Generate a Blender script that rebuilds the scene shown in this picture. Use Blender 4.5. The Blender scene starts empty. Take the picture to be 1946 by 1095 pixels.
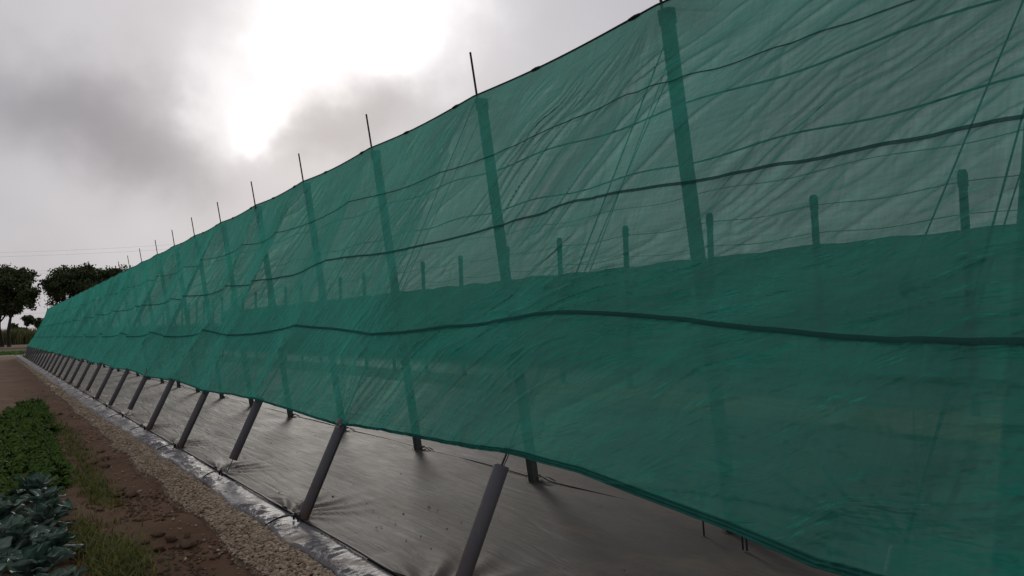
import bpy, math, random
import numpy as np
from mathutils import Vector

rng = np.random.default_rng(7)
random.seed(7)
C = bpy.context.scene.collection
R = math.radians

# ------------------------------------------------------------------ camera numbers (solved from the photograph)
H = 1.6
F, YAW, PITCH, ROLL = 1400.2, 0.6168, 0.0468, -0.0285
fw = np.array([math.sin(YAW)*math.cos(PITCH), math.cos(YAW)*math.cos(PITCH), math.sin(PITCH)])
rt0 = np.array([math.cos(YAW), -math.sin(YAW), 0.0]); up0 = np.cross(rt0, fw)
rt = rt0*math.cos(ROLL)+up0*math.sin(ROLL); up = -rt0*math.sin(ROLL)+up0*math.cos(ROLL)

# the net structure: Y runs along the row, X away from the walker, Z up
S = 2.4433                                   # post spacing
AO, AI, AT, HT = 2.1208, 4.4893, 3.8969, 3.8324
Y0 = 3.60
YF = 3.575
KMAX = 29
ZS = -0.08                                   # soil level; the membrane bed stands 8 cm higher
def ky(k): return Y0 + S*k

# ------------------------------------------------------------------ noise
def hash2(ix, iy, seed):
    h = (ix.astype(np.int64)*374761393 + iy.astype(np.int64)*668265263 + seed*974711) & 0xffffffff
    h = ((h ^ (h >> 13)) * 1274126177) & 0xffffffff
    h = (h ^ (h >> 16)) & 0xffffffff
    return h/4294967295.0
def vnoise(x, y, seed=0):
    x = np.asarray(x, float); y = np.asarray(y, float)
    ix = np.floor(x); iy = np.floor(y); fx = x-ix; fy = y-iy
    fx = fx*fx*fx*(fx*(fx*6-15)+10); fy = fy*fy*fy*(fy*(fy*6-15)+10)
    a = hash2(ix, iy, seed); b = hash2(ix+1, iy, seed); c = hash2(ix, iy+1, seed); d = hash2(ix+1, iy+1, seed)
    return (a*(1-fx)+b*fx)*(1-fy)+(c*(1-fx)+d*fx)*fy
def fbm(x, y, seed=0, o=4):
    t = 0; a = .5; n = 0
    for i in range(o):
        t = t+a*vnoise(x*2**i, y*2**i, seed+i*17); n += a; a *= .5
    return t/n
def sstep(a, b, x):
    t = np.clip((x-a)/(b-a), 0, 1); return t*t*(3-2*t)

# ------------------------------------------------------------------ mesh helpers
class MB:
    def __init__(s): s.v = []; s.f = []; s.n = 0
    def add(s, v, f):
        v = np.asarray(v, float).reshape(-1, 3); s.v.append(v)
        f = np.asarray(f, int); s.f.append(f+s.n); s.n += len(v); return s
    def grid(s, P):                                   # P (n,m,3)
        n, m = P.shape[:2]
        i = np.arange(n*m).reshape(n, m)
        q = np.stack([i[:-1, :-1], i[1:, :-1], i[1:, 1:], i[:-1, 1:]], -1).reshape(-1, 4)
        return s.add(P.reshape(-1, 3), q)
    def tube(s, pts, rad, n=8, cap=True):
        pts = np.asarray(pts, float); m = len(pts); rad = np.broadcast_to(np.asarray(rad, float), (m,))
        t = np.gradient(pts, axis=0); t /= np.linalg.norm(t, axis=1)[:, None]+1e-12
        ref = np.array([0, 0, 1.]) if abs(t[0, 2]) < .9 else np.array([1., 0, 0])
        a = np.cross(t, ref); a /= np.linalg.norm(a, axis=1)[:, None]+1e-12; b = np.cross(t, a)
        th = np.arange(n)*2*math.pi/n
        P = pts[:, None]+rad[:, None, None]*(np.cos(th)[None, :, None]*a[:, None]+np.sin(th)[None, :, None]*b[:, None])
        i = np.arange(m*n).reshape(m, n); j = np.roll(i, -1, 1)
        q = np.stack([i[:-1], j[:-1], j[1:], i[1:]], -1).reshape(-1, 4)
        v = P.reshape(-1, 3)
        s.add(v, q)
        if cap:
            base = s.n-m*n
            for row, c, fl in ((0, pts[0], 1), (m-1, pts[-1], 0)):
                k = s.n; s.v.append(np.array([c])); s.n += 1
                r = base+row*n+np.arange(n); r2 = np.roll(r, -1)
                tri = np.stack([r2, r, np.full(n, k), np.full(n, k)], -1) if not fl else np.stack([r, r2, np.full(n, k), np.full(n, k)], -1)
                s.f.append(tri)
        return s
    def bar(s, p, q, w, h, ref=(0, 1, 0)):            # square bar with small chamfers
        p = np.asarray(p, float); q = np.asarray(q, float); t = q-p; t /= np.linalg.norm(t)
        a = np.cross(t, ref); a /= np.linalg.norm(a); b = np.cross(t, a); c = .12*min(w, h)
        pr = [(-w/2+c, -h/2), (w/2-c, -h/2), (w/2, -h/2+c), (w/2, h/2-c), (w/2-c, h/2), (-w/2+c, h/2), (-w/2, h/2-c), (-w/2, -h/2+c)]
        v = [e+a*x+b*y for e in (p, q) for x, y in pr]
        f = [[i, (i+1) % 8, 8+(i+1) % 8, 8+i] for i in range(8)]
        f += [[0, 7, 6, 1], [1, 6, 5, 2], [2, 5, 4, 3], [8, 9, 14, 15], [9, 10, 13, 14], [10, 11, 12, 13]]
        return s.add(v, f)
    def mesh(s, name, mats, smooth=True):
        v = np.concatenate(s.v); f = np.concatenate([a.reshape(-1, a.shape[-1]) for a in s.f]) if len({a.shape[-1] for a in s.f}) == 1 else None
        me = bpy.data.meshes.new(name)
        tri = f[:, 2] == f[:, 3] if f.shape[1] == 4 else np.ones(len(f), bool)
        cnt = np.where(tri, 3, 4)
        keep = np.ones(f.shape, bool)
        if f.shape[1] == 4: keep[tri, 3] = False
        loops = f[keep]
        me.vertices.add(len(v)); me.vertices.foreach_set('co', v.astype(np.float32).ravel())
        me.loops.add(len(loops)); me.loops.foreach_set('vertex_index', loops.astype(np.int32))
        st = np.concatenate([[0], np.cumsum(cnt)[:-1]]).astype(np.int32)
        me.polygons.add(len(f)); me.polygons.foreach_set('loop_start', st); me.polygons.foreach_set('loop_total', cnt.astype(np.int32))
        me.polygons.foreach_set('use_smooth', np.full(len(f), smooth, bool))
        for m in (mats if isinstance(mats, (list, tuple)) else [mats]): me.materials.append(m)
        me.update(); me.validate(); return me
    def build(s, name, mat, parent=None, smooth=True, loc=None):
        if loc is not None:
            s.v = [a-np.asarray(loc, float) for a in s.v]
        o = bpy.data.objects.new(name, s.mesh(name, mat, smooth)); C.objects.link(o)
        if parent is not None: o.parent = parent
        elif loc is not None: o.location = loc
        return o
def attr(o, name, data):
    a = o.data.attributes.new(name, 'FLOAT', 'POINT'); a.data.foreach_set('value', np.asarray(data, np.float32).ravel())
def tag(o, label=None, cat=None, group=None, kind=None):
    if label: o['label'] = label
    if cat: o['category'] = cat
    if group: o['group'] = group
    if kind: o['kind'] = kind
    return o
def empty(name, loc=(0, 0, 0), label=None, cat=None, group=None):
    o = bpy.data.objects.new(name, None); C.objects.link(o); o.location = loc; o.empty_display_size = .2
    return tag(o, label, cat, group)
def copy_tree(o, parent=None):
    c = o.copy(); C.objects.link(c)
    if parent is not None: c.parent = parent
    for ch in [x for x in C.objects if x.parent == o]: copy_tree(ch, c)
    return c

# ------------------------------------------------------------------ materials
class NT:
    def __init__(s, name):
        s.m = bpy.data.materials.new(name); s.m.use_nodes = True; s.t = s.m.node_tree; s.t.nodes.clear()
        s.out = s.t.nodes.new('ShaderNodeOutputMaterial')
    def n(s, typ, **kw):
        nd = s.t.nodes.new('ShaderNode'+typ)
        for k, v in kw.items():
            if k.startswith('i_'):
                nm = k[2:].replace('_', ' ')
                nd.inputs[int(nm) if nm.isdigit() else nm].default_value = v
            else: setattr(nd, k, v)
        return nd
    def l(s, a, b): s.t.links.new(a, b)
    def val(s, x, sock):
        if hasattr(x, 'links') or hasattr(x, 'is_linked'): s.l(x, sock)
        else: sock.default_value = x
    def math(s, op, a, b=0.0, c=0.0):
        nd = s.n('Math', operation=op)
        for i, x in enumerate((a, b, c)): s.val(x, nd.inputs[i])
        return nd.outputs[0]
    def coord(s, scale=(1, 1, 1), rot=(0, 0, 0), out='Object'):
        tc = s.n('TexCoord'); mp = s.n('Mapping'); mp.inputs['Scale'].default_value = scale; mp.inputs['Rotation'].default_value = rot
        s.l(tc.outputs[out], mp.inputs[0]); return mp.outputs[0]
    def noise(s, vec, scale=5., detail=4., rough=.55, dist=0.):
        nd = s.n('TexNoise'); nd.inputs['Scale'].default_value = scale; nd.inputs['Detail'].default_value = detail
        nd.inputs['Roughness'].default_value = rough; nd.inputs['Distortion'].default_value = dist
        s.l(vec, nd.inputs['Vector']); return nd.outputs['Fac']
    def ramp(s, fac, stops):
        nd = s.n('ValToRGB'); e = nd.color_ramp.elements
        while len(e) < len(stops): e.new(.5)
        for i, (p, c) in enumerate(stops): e[i].position = p; e[i].color = (*c, 1) if len(c) == 3 else c
        s.l(fac, nd.inputs[0]); return nd.outputs[0]
    def mix(s, fac, a, b):
        nd = s.n('Mix', data_type='RGBA'); s.val(fac, nd.inputs[0])
        for x, k in ((a, 6), (b, 7)):
            if isinstance(x, tuple): nd.inputs[k].default_value = (*x, 1)
            else: s.l(x, nd.inputs[k])
        return nd.outputs[2]
    def mr(s, x, a, b, c, d):
        nd = s.n('MapRange'); s.l(x, nd.inputs[0])
        for i, q in enumerate((a, b, c, d)): nd.inputs[i+1].default_value = q
        return nd.outputs[0]
    def bump(s, h, strength=.5, dist=.01, nrm=None):
        nd = s.n('Bump'); nd.inputs['Strength'].default_value = strength; nd.inputs['Distance'].default_value = dist
        s.l(h, nd.inputs['Height'])
        if nrm is not None: s.l(nrm, nd.inputs['Normal'])
        return nd.outputs[0]
    def pbr(s, col, rough=.7, spec=.4, nrm=None, metal=0., trans=None):
        p = s.n('BsdfPrincipled')
        if isinstance(col, tuple): p.inputs['Base Color'].default_value = (*col, 1)
        else: s.l(col, p.inputs['Base Color'])
        s.val(rough, p.inputs['Roughness']); p.inputs['Specular IOR Level'].default_value = spec
        p.inputs['Metallic'].default_value = metal
        if nrm is not None: s.l(nrm, p.inputs['Normal'])
        s.l(p.outputs[0], s.out.inputs[0]); return p

def mat_simple(name, col, rough=.7, spec=.4, var=.25, scale=8., bump=.15):
    t = NT(name); v = t.coord(); n = t.noise(v, scale, 5)
    c = t.mix(t.mr(n, .3, .7, 0, 1), tuple(x*(1-var) for x in col), tuple(min(1, x*(1+var)) for x in col))
    t.pbr(c, rough, spec, t.bump(t.noise(v, scale*6, 3), bump, .003)); return t.m

BUMP = .62
def mat_net(name, cdif, ctr, t0, dens_attr=True):
    t = NT(name)
    v = t.coord()
    big = t.noise(v, .9, 4, .55)
    fine = t.noise(t.coord((60, 60, 400)), 1., 2, .5)
    fine2 = t.noise(t.coord((60, 420, 60)), 1., 2, .5)
    slub = t.noise(t.coord((1, 1.6, 75)), 1., 3, .6); slub2 = t.noise(t.coord((1, 60, 2.5)), 1., 3, .6)
    k = t.mr(big, .3, .7, .82, 1.12)
    if dens_attr:
        sa = t.n('Attribute', attribute_name='along').outputs['Fac']; sb = t.n('Attribute', attribute_name='across').outputs['Fac']
        def fold(ka, kb, det, dist):
            cv = t.n('CombineXYZ'); t.l(t.math('MULTIPLY', sa, ka), cv.inputs[0]); t.l(t.math('MULTIPLY', sb, kb), cv.inputs[1])
            return t.noise(cv.outputs[0], 1., det, .55, dist)
        f1 = fold(1.7, 6., 3, .6); f2 = fold(4.2, 17., 4, .7)
        r1 = t.math('SUBTRACT', 1.0, t.math('MULTIPLY', t.math('ABSOLUTE', t.math('SUBTRACT', f1, .5)), 5.))
        r2 = t.math('SUBTRACT', 1.0, t.math('MULTIPLY', t.math('ABSOLUTE', t.math('SUBTRACT', f2, .5)), 4.))
        patch = fold(.45, 1.5, 4, .6)
        k = t.math('MULTIPLY', t.math('MULTIPLY', t.mr(patch, .32, .68, .80, 1.18), t.mr(big, .3, .7, .88, 1.1)), t.mr(t.math('ADD', slub, slub2), .7, 1.3, .90, 1.10))
        mk = t.mr(t.noise(t.coord((1, 1.6, 2.2)), 1.3, 3), .40, .60, .25, 1.)
        r1 = t.math('MULTIPLY', t.math('MAXIMUM', r1, 0.), mk); r2 = t.math('MULTIPLY', t.math('MAXIMUM', r2, 0.), mk)
        bmp = t.bump(r2, BUMP, .008, t.bump(r1, BUMP, .032, t.bump(t.math('ADD', fine, fine2), .12, .002)))
    else:
        streak = t.noise(t.coord((3, 3.5, 9)), 1.6, 5, .6, .4)
        bmp = t.bump(streak, .35, .02, t.bump(t.math('ADD', fine, fine2), .12, .002))
    df = t.n('BsdfDiffuse'); df.inputs['Roughness'].default_value = .6
    tr = t.n('BsdfTranslucent')
    for nd, c in ((df, cdif), (tr, ctr)):
        mm = t.n('Mix', data_type='RGBA', blend_type='MULTIPLY'); mm.inputs[0].default_value = 1
        mm.inputs[6].default_value = (*c, 1); cc = t.n('CombineColor'); [t.l(k, cc.inputs[i]) for i in range(3)]
        t.l(cc.outputs[0], mm.inputs[7]); t.l(mm.outputs[2], nd.inputs['Color']); t.l(bmp, nd.inputs['Normal'])
    ad = t.n('AddShader'); t.l(df.outputs[0], ad.inputs[0]); t.l(tr.outputs[0], ad.inputs[1])
    gl = t.n('BsdfGlossy'); gl.inputs['Roughness'].default_value = .42; gl.inputs['Color'].default_value = (.75, .85, .8, 1); t.l(bmp, gl.inputs['Normal'])
    ms = t.n('MixShader'); ms.inputs[0].default_value = .036 if dens_attr else .012
    sh = t.n('BsdfSheen'); sh.inputs['Color'].default_value = (cdif[0]*4.5, cdif[1]*3.6, cdif[2]*3.6, 1); sh.inputs['Roughness'].default_value = .35; t.l(bmp, sh.inputs['Normal'])
    ad2 = t.n('AddShader'); t.l(ad.outputs[0], ad2.inputs[0]); t.l(sh.outputs[0], ad2.inputs[1]); ad = ad2
    t.l(ad.outputs[0], ms.inputs[1]); t.l(gl.outputs[0], ms.inputs[2])
    # woven mesh: the open area seen shrinks as the cloth turns edge-on (Beer-Lambert over 1/cos)
    lw = t.n('LayerWeight'); lw.inputs['Blend'].default_value = .5
    cosn = t.math('MAXIMUM', t.math('SUBTRACT', 1.0, lw.outputs['Facing']), .08)
    op = t.math('POWER', t0, t.math('POWER', t.math('DIVIDE', 1.0, cosn), .55))
    op = t.math('MULTIPLY', op, t.math('MULTIPLY', t.mr(t.math('ADD', fine, fine2), .6, 1.4, .8, 1.15), t.mr(t.math('ADD', slub, slub2), .7, 1.3, .80, 1.18)))
    if dens_attr:
        at = t.n('Attribute', attribute_name='density'); op = t.math('MULTIPLY', op, t.math('SUBTRACT', 1.0, at.outputs['Fac']))
    tp = t.n('BsdfTransparent'); tp.inputs['Color'].default_value = (.82, 1, .95, 1)
    m2 = t.n('MixShader'); t.l(op, m2.inputs[0]); t.l(ms.outputs[0], m2.inputs[1]); t.l(tp.outputs[0], m2.inputs[2])
    t.l(m2.outputs[0], t.out.inputs[0]); return t.m

M = {}
M['net'] = mat_net('green_woven_net', (.011, .116, .088), (.008, .136, .101), .18)
M['net_far'] = mat_net('green_woven_net_far', (.014, .105, .078), (.008, .09, .066), .05, False)
M['band'] = mat_net('reinforced_net_band', (.008, .050, .046), (.006, .05, .045), .22, False)
M['hem'] = mat_net('net_hem', (.012, .085, .07), (.008, .06, .05), .04, False)
M['cord'] = mat_simple('black_cord', (.012, .012, .013), .6, .3)
M['wire'] = mat_simple('steel_wire', (.03, .031, .033), .75, .15, .2)
M['post'] = mat_simple('grey_post', (.06, .06, .058), .75, .35, .35, 6., .3)
M['rod'] = mat_simple('dark_rod', (.035, .032, .03), .6, .4)
t = NT('grey_pipe'); v = t.coord(); n1 = t.noise(v, 5, 5); n2 = t.noise(t.coord((2, 2, 30)), 3, 4)
sz = t.n('SeparateXYZ'); t.l(t.n('TexCoord').outputs['Object'], sz.inputs[0])
mud = t.math('MULTIPLY', t.mr(sz.outputs['Z'], .02, .42, 1., 0.), t.mr(t.noise(t.coord((1, 1, .6)), 13, 5, .7), .42, .58, 0, 1.))
scr = t.mr(t.noise(t.coord((40, 40, 3)), 1, 3), .62, .72, 0, .5)
t.pbr(t.mix(mud, t.mix(scr, t.mix(t.mr(n1, .45, .75, 0, .55), (.075, .076, .088), (.10, .085, .068)), (.13, .13, .14)), (.10, .066, .043)), t.mr(n2, .3, .7, .5, .68), .3, t.bump(n2, .15, .003)); M['pipe'] = t.m
M['black'] = mat_simple('black_plastic', (.012, .012, .012), .8, .15)
M['knot'] = mat_simple('pale_twine', (.3, .29, .27), .8, .2)

# membrane
t = NT('weed_membrane')
v = t.coord()
wv = t.noise(t.coord((26, 1.3, 1)), 1., 5, .6, .3)
wv2 = t.noise(t.coord((9, 1.1, 1)), 1., 4, .55, .8)
wv3 = t.noise(t.coord((150, 9, 1)), 1., 3, .6, .2)
dust = t.noise(t.coord((1.2, .6, 1)), 1.5, 6, .65)
spk = t.noise(v, 24, 3, .7)
base = t.mix(t.mr(dust, .42, .75, 0, .8), (.054, .048, .043), (.106, .090, .077))
base = t.mix(t.mr(wv3, .52, .8, 0, .28), base, (.135, .122, .11))
mudp = t.noise(t.coord((.9, .9, 1)), 1.7, 7, .7, .3)
base = t.mix(t.mr(mudp, .56, .74, 0, .65), base, (.115, .080, .058))
base = t.mix(t.mr(spk, .72, .78, 0, .5), base, (.035, .024, .017))
bm = t.bump(wv3, .22, .004, t.bump(wv, .45, .012, t.bump(wv2, .55, .03)))
t.pbr(base, t.mr(t.math('ADD', t.math('MULTIPLY', dust, .6), t.math('MULTIPLY', wv, .4)), .3, .7, .55, .70), .06, bm); M['memb'] = t.m
# folded edge
t = NT('membrane_edge_plastic')
v = t.coord()
a1 = t.noise(t.coord((3, 22, 6)), 1., 6, .65, .9); a2 = t.noise(t.coord((12, 60, 10)), 1., 4, .6, .5)
d = t.noise(v, 2.6, 6, .7, .4)
col = t.mix(t.mr(d, .53, .66, 0, .85), (.13, .125, .130), (.19, .15, .115))
t.pbr(col, t.mr(d, .50, .66, .50, .75), .2, t.bump(a2, .45, .006, t.bump(a1, .5, .02))); M['flap'] = t.m
# soil
t = NT('brown_soil')
v = t.coord()
n1 = t.noise(v, .7, 8, .62); n2 = t.noise(v, 9, 8, .7); n3 = t.noise(v, 55, 5, .7)
c = t.mix(t.mr(n1, .35, .68, 0, 1), (.090, .051, .031), (.164, .096, .059))
c = t.mix(t.mr(n2, .4, .72, 0, .7), c, (.10, .058, .037))
c = t.mix(t.mr(n3, .66, .74, 0, .6), c, (.19, .145, .11))
t.pbr(c, .92, .15, t.bump(n3, .5, .012, t.bump(n2, .6, .05))); M['soil'] = t.m
t = NT('soil_clod'); v = t.coord(); n2 = t.noise(v, 14, 6, .7)
t.pbr(t.mix(n2, (.062, .038, .025), (.125, .08, .052)), .92, .15, t.bump(n2, .7, .02)); M['clod'] = t.m
# gravel
t = NT('gravel_bed'); v = t.coord(); vo = t.n('TexVoronoi'); vo.inputs['Scale'].default_value = 42; t.l(v, vo.inputs['Vector'])
cc = t.mix(t.mr(vo.outputs['Distance'], .1, .55, 0, 1), (.27, .21, .15), (.09, .063, .044))
cc = t.mix(t.mr(t.noise(v, 3, 5), .5, .7, 0, .75), cc, (.12, .085, .06))
t.pbr(cc, .9, .2, t.bump(vo.outputs['Distance'], -.6, .015)); M['gbed'] = t.m
t = NT('pebbles'); at = t.n('Attribute', attribute_name='tone'); v = t.coord()
cc = t.ramp(at.outputs['Fac'], [(0, (.13, .095, .065)), (.3, (.26, .20, .14)), (.65, (.36, .29, .21)), (.9, (.46, .385, .295)), (1, (.56, .50, .42))])
t.pbr(t.mix(t.mr(t.noise(v, 60, 3), .4, .7, 0, .4), cc, (.12, .08, .055)), .85, .25); M['peb'] = t.m
# plants
def mat_leaf(name, c1, c2, rough=.5, spec=.4, tr=.25, scale=4., vein=False, tipattr=False):
    t = NT(name); v = t.coord(out='Object'); n = t.noise(v, scale, 4)
    if tipattr:
        at = t.n('Attribute', attribute_name='tone'); f = at.outputs['Fac']
    else: f = t.mr(n, .3, .7, 0, 1)
    col = t.mix(f, c1, c2)
    p = t.pbr(col, rough, spec, t.bump(t.noise(v, scale*12, 3), .2, .003))
    tb = t.n('BsdfTranslucent'); t.l(col, tb.inputs['Color'])
    ms = t.n('MixShader'); ms.inputs[0].default_value = tr; t.l(p.outputs[0], ms.inputs[1]); t.l(tb.outputs[0], ms.inputs[2])
    t.l(ms.outputs[0], t.out.inputs[0]); return t.m
M['kale'] = mat_leaf('curly_leaf', (.026, .066, .012), (.125, .21, .036), .65, .2, .25, tipattr=True)
M['cab'] = mat_leaf('waxy_leaf', (.032, .080, .055), (.150, .200, .165), .5, .3, .15, 5., tipattr=True)
M['weed'] = mat_leaf('weed_leaf', (.055, .080, .016), (.200, .195, .050), .6, .3, .3, tipattr=True)
M['leaf_dark'] = mat_leaf('tree_leaf', (.024, .040, .013), (.064, .086, .030), .6, .25, .12, tipattr=True)
M['bark'] = mat_simple('bark', (.030, .024, .019), .9, .15, .4, 3., .5)
M['crop'] = mat_leaf('tall_crop_leaf', (.07, .08, .03), (.16, .16, .065), .7, .2, .2, tipattr=True)
M['grass'] = mat_leaf('grass_leaf', (.035, .080, .014), (.085, .150, .028), .7, .2, .2, tipattr=True)
M['straw'] = mat_simple('dry_straw', (.30, .22, .11), .8, .2)
t = NT('grass_ground'); v = t.coord(); n = t.noise(v, 2, 7, .7)
t.pbr(t.mix(t.mr(n, .35, .65, 0, 1), (.035, .070, .014), (.080, .125, .028)), .95, .1, t.bump(t.noise(v, 30, 4), .6, .05)); M['ggr'] = t.m
t = NT('dry_strip'); v = t.coord(); n = t.noise(v, 1.4, 7, .7)
t.pbr(t.mix(t.mr(n, .35, .65, 0, 1), (.10, .082, .042), (.20, .175, .095)), .95, .1, t.bump(t.noise(v, 25, 4), .6, .05)); M['dry'] = t.m
M['path'] = mat_simple('pale_track', (.27, .24, .21), .95, .1, .2, 1.)
M['stubble'] = mat_simple('stubble_soil', (.095, .066, .040), .95, .1, .3, .4)

# ------------------------------------------------------------------ ground and setting
def axis(parts): return np.unique(np.concatenate(parts))
xs = axis([np.linspace(-1500, -40, 16), np.linspace(-40, -2, 20), np.arange(-2, 2.2, .035), np.linspace(2.3, 40, 20), np.linspace(60, 1500, 12)])
ys = axis([np.linspace(-300, -3, 8), np.linspace(-3, 3.6, 20), np.arange(3.6, 12, .035), np.geomspace(12, 90, 170), np.geomspace(95, 3500, 25)])
X, Y = np.meshgrid(xs, ys)
near = sstep(-2.2, -1.2, X)*(1-sstep(1.45, 1.75, X))*sstep(2.8, 4.2, Y)*(1-sstep(30, 90, Y))
Z = ZS+near*((fbm(X*1.7, Y*1.7, 3, 4)-.5)*.075+(fbm(X*7, Y*7, 9, 3)-.5)*.035)
Z = Z-near*.012
mb = MB().grid(np.stack([X, Y, Z], -1).swapaxes(0, 1))
tag(mb.build('soil', M['soil']), 'bare brown field soil', kind='structure')

def sheet(name, x0, x1, y0, y1, z, mat, nx=2, ny=2, label=None, kind='structure'):
    X, Y = np.meshgrid(np.linspace(x0, x1, nx), np.linspace(y0, y1, ny), indexing='ij')
    return tag(MB().grid(np.stack([X, Y, np.full_like(X, z)], -1)).build(name, mat), label, kind=kind)
sheet('track', -80, 7, 77.5, 80.5, ZS+.012, M['path'], label='pale dirt track across the end of the field')
sheet('grass_verge', -80, 60, 80.5, 112, ZS+.02, M['ggr'], label='strip of green grass behind the pale track')
sheet('stubble_field', -200, 200, 112, 182, ZS+.016, M['stubble'], label='brown stubble field in front of the tall crop')
sheet('crop_ground', -600, 900, 182, 700, ZS+.024, M['ggr'], label='green ground under the tall crop')
sheet('dry_grass_strip', 9.75, 12.34, -4, 80, .004, M['dry'], label='dry yellowish grass strip seen through the net')

def blades(n, px, py, hgt, wid, lean, z0, seed, curved=True):
    g = np.random.default_rng(seed); a = g.uniform(0, 2*math.pi, n); h = hgt*g.uniform(.5, 1.15, n); w = wid*g.uniform(.6, 1.3, n)
    dx, dy = np.cos(a), np.sin(a); le = lean*g.uniform(.2, 1.2, n)
    b = np.stack([px, py, np.broadcast_to(z0, px.shape)], -1); side = np.stack([-dy, dx, 0*dx], -1)*w[:, None]/2
    d = np.stack([dx, dy, 0*dx], -1)
    mid = b+d*(h*le*.35)[:, None]+np.array([0, 0, 1])*(h*.6)[:, None]; tip = b+d*(h*le)[:, None]+np.array([0, 0, 1])*h[:, None]
    V = np.stack([b-side, b+side, mid+side*.8, mid-side*.8, tip], 1)
    i = np.arange(n)[:, None]*5
    f = np.concatenate([i+np.array([[0, 1, 2, 3]]), i+np.array([[3, 2, 4, 4]])])
    tone = np.repeat(g.uniform(0, 1, n), 5).reshape(n, 5)*np.array([.5, .5, .9, .9, 1.1])
    return V.reshape(-1, 3), f, np.clip(tone, 0, 1).ravel()
# grass verge and tall crop
g = np.random.default_rng(5)
V, f, tn = blades(9000, g.uniform(-12, 16, 9000), g.uniform(80.6, 98, 9000), .22, .05, .6, ZS, 11)
o = tag(MB().add(V, f).build('grass', M['grass']), 'short green grass growing along the track', kind='stuff'); attr(o, 'tone', tn)
V, f, tn = blades(26000, g.uniform(-50, 90, 26000), 186+g.beta(1, 2.2, 26000)*30, 3.3, .28, .45, ZS, 12)
o = tag(MB().add(V, f).build('tall_crop', M['crop']), 'tall green crop standing at the field edge under the trees', kind='stuff'); attr(o, 'tone', tn)

# gravel strip
def gx0(y): return 1.525+.03*np.clip((y-5)/20, 0, 2)+.05*(fbm(y*1.3, y*0+3, 21, 3)-.5)*2+.02*np.sin(y*3)
def gx1(y): return 1.86+.0*y
yy = np.geomspace(3.4, 78, 420); vv = np.linspace(0, 1, 9)
YY, VV = np.meshgrid(yy, vv); XX = gx0(YY)-.03+(1.92-gx0(YY)+.03)*VV
ZZ = ZS+.042*VV**1.3+.014*np.sin(np.pi*np.clip(VV*1.1, 0, 1))+.012+(fbm(XX*8, YY*8, 31, 3)-.5)*.02-.03*(1-sstep(0, .14, VV))
tag(MB().grid(np.stack([XX, YY, ZZ], -1)).build('gravel_bed', M['gbed']), 'strip of pale gravel beside the membrane edge', kind='structure')
t_ = (1+5**.5)/2
ico = np.array([[-1, t_, 0], [1, t_, 0], [-1, -t_, 0], [1, -t_, 0], [0, -1, t_], [0, 1, t_], [0, -1, -t_], [0, 1, -t_], [t_, 0, -1], [t_, 0, 1], [-t_, 0, -1], [-t_, 0, 1]])
ico /= np.linalg.norm(ico[0])
icf = np.array([[0, 11, 5], [0, 5, 1], [0, 1, 7], [0, 7, 10], [0, 10, 11], [1, 5, 9], [5, 11, 4], [11, 10, 2], [10, 7, 6], [7, 1, 8], [3, 9, 4], [3, 4, 2], [3, 2, 6], [3, 6, 8], [3, 8, 9], [4, 9, 5], [2, 4, 11], [6, 2, 10], [8, 6, 7], [9, 8, 1]])
def ico2():
    v = [tuple(x) for x in ico]; f = []; c = {}
    def mid(a, b):
        k = (min(a, b), max(a, b))
        if k not in c:
            m = np.array(v[a])+np.array(v[b]); m /= np.linalg.norm(m); v.append(tuple(m)); c[k] = len(v)-1
        return c[k]
    for a, b, d in icf:
        x, y, z = mid(a, b), mid(b, d), mid(d, a); f += [[a, x, z], [b, y, x], [d, z, y], [x, y, z]]
    return np.array(v), np.array(f)
icv2, icf2 = ico2()
def stones(px, py, pz, size, seed, V0, F0, flat=.62, jit=.22):
    g = np.random.default_rng(seed); n = len(px)
    J = 1+g.uniform(-jit, jit, (n, len(V0), 1)); sc = np.stack([size*g.uniform(.8, 1.35, n), size*g.uniform(.65, 1.05, n), size*flat*g.uniform(.7, 1.15, n)], -1)
    P = V0[None]*J*sc[:, None]
    tl = g.uniform(-.5, .5, n); c, s = np.cos(tl)[:, None], np.sin(tl)[:, None]
    P = np.stack([P[..., 0]*c-P[..., 2]*s, P[..., 1], P[..., 0]*s+P[..., 2]*c], -1)
    a = g.uniform(0, 2*math.pi, n); c, s = np.cos(a)[:, None], np.sin(a)[:, None]
    P = np.stack([P[..., 0]*c-P[..., 1]*s, P[..., 0]*s+P[..., 1]*c, P[..., 2]], -1)
    P += np.stack([px, py, pz], -1)[:, None]
    f = (F0[None]+(np.arange(n)*len(V0))[:, None, None]).reshape(-1, 3)
    f = np.concatenate([f, f[:, 2:3]], 1)
    return P.reshape(-1, 3), f, n
g = np.random.default_rng(8)
mb = MB(); tones = []
for y0, y1, dens, sz, V0, F0 in ((3.6, 8, 3300, .0102, icv2, icf2), (8, 14, 2900, .0105, ico, icf), (14, 24, 1300, .014, ico, icf), (24, 50, 350, .02, ico, icf)):
    n = int((y1-y0)*.46*dens); py = g.uniform(y0, y1, n); u = g.beta(1.15, .95, n)
    px = gx0(py)+(1.86-gx0(py))*u-.012
    stray = g.random(n) < .012; px = np.where(stray, gx0(py)-np.abs(g.normal(0, .2, n)), px)
    s = sz*np.exp(g.normal(0, .36, n))
    pz = ZS+.014+.042*u**1.3+s*.3+.02*g.random(n)*np.sin(np.pi*np.clip(u, 0, 1)); pz = np.where(stray, ZS+.004+(fbm(px*1.7, py*1.7, 3, 4)-.5)*.075, pz)
    V, f, n = stones(px, py, pz, s, 40+int(y0), V0, F0); mb.add(V, f)
    tones.append(np.repeat(np.clip(g.normal(.42, .2, n), 0, 1), len(V0)))
o = tag(mb.build('gravel', M['peb']), 'loose pale gravel stones along the membrane edge', kind='stuff'); attr(o, 'tone', np.concatenate(tones))

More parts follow.
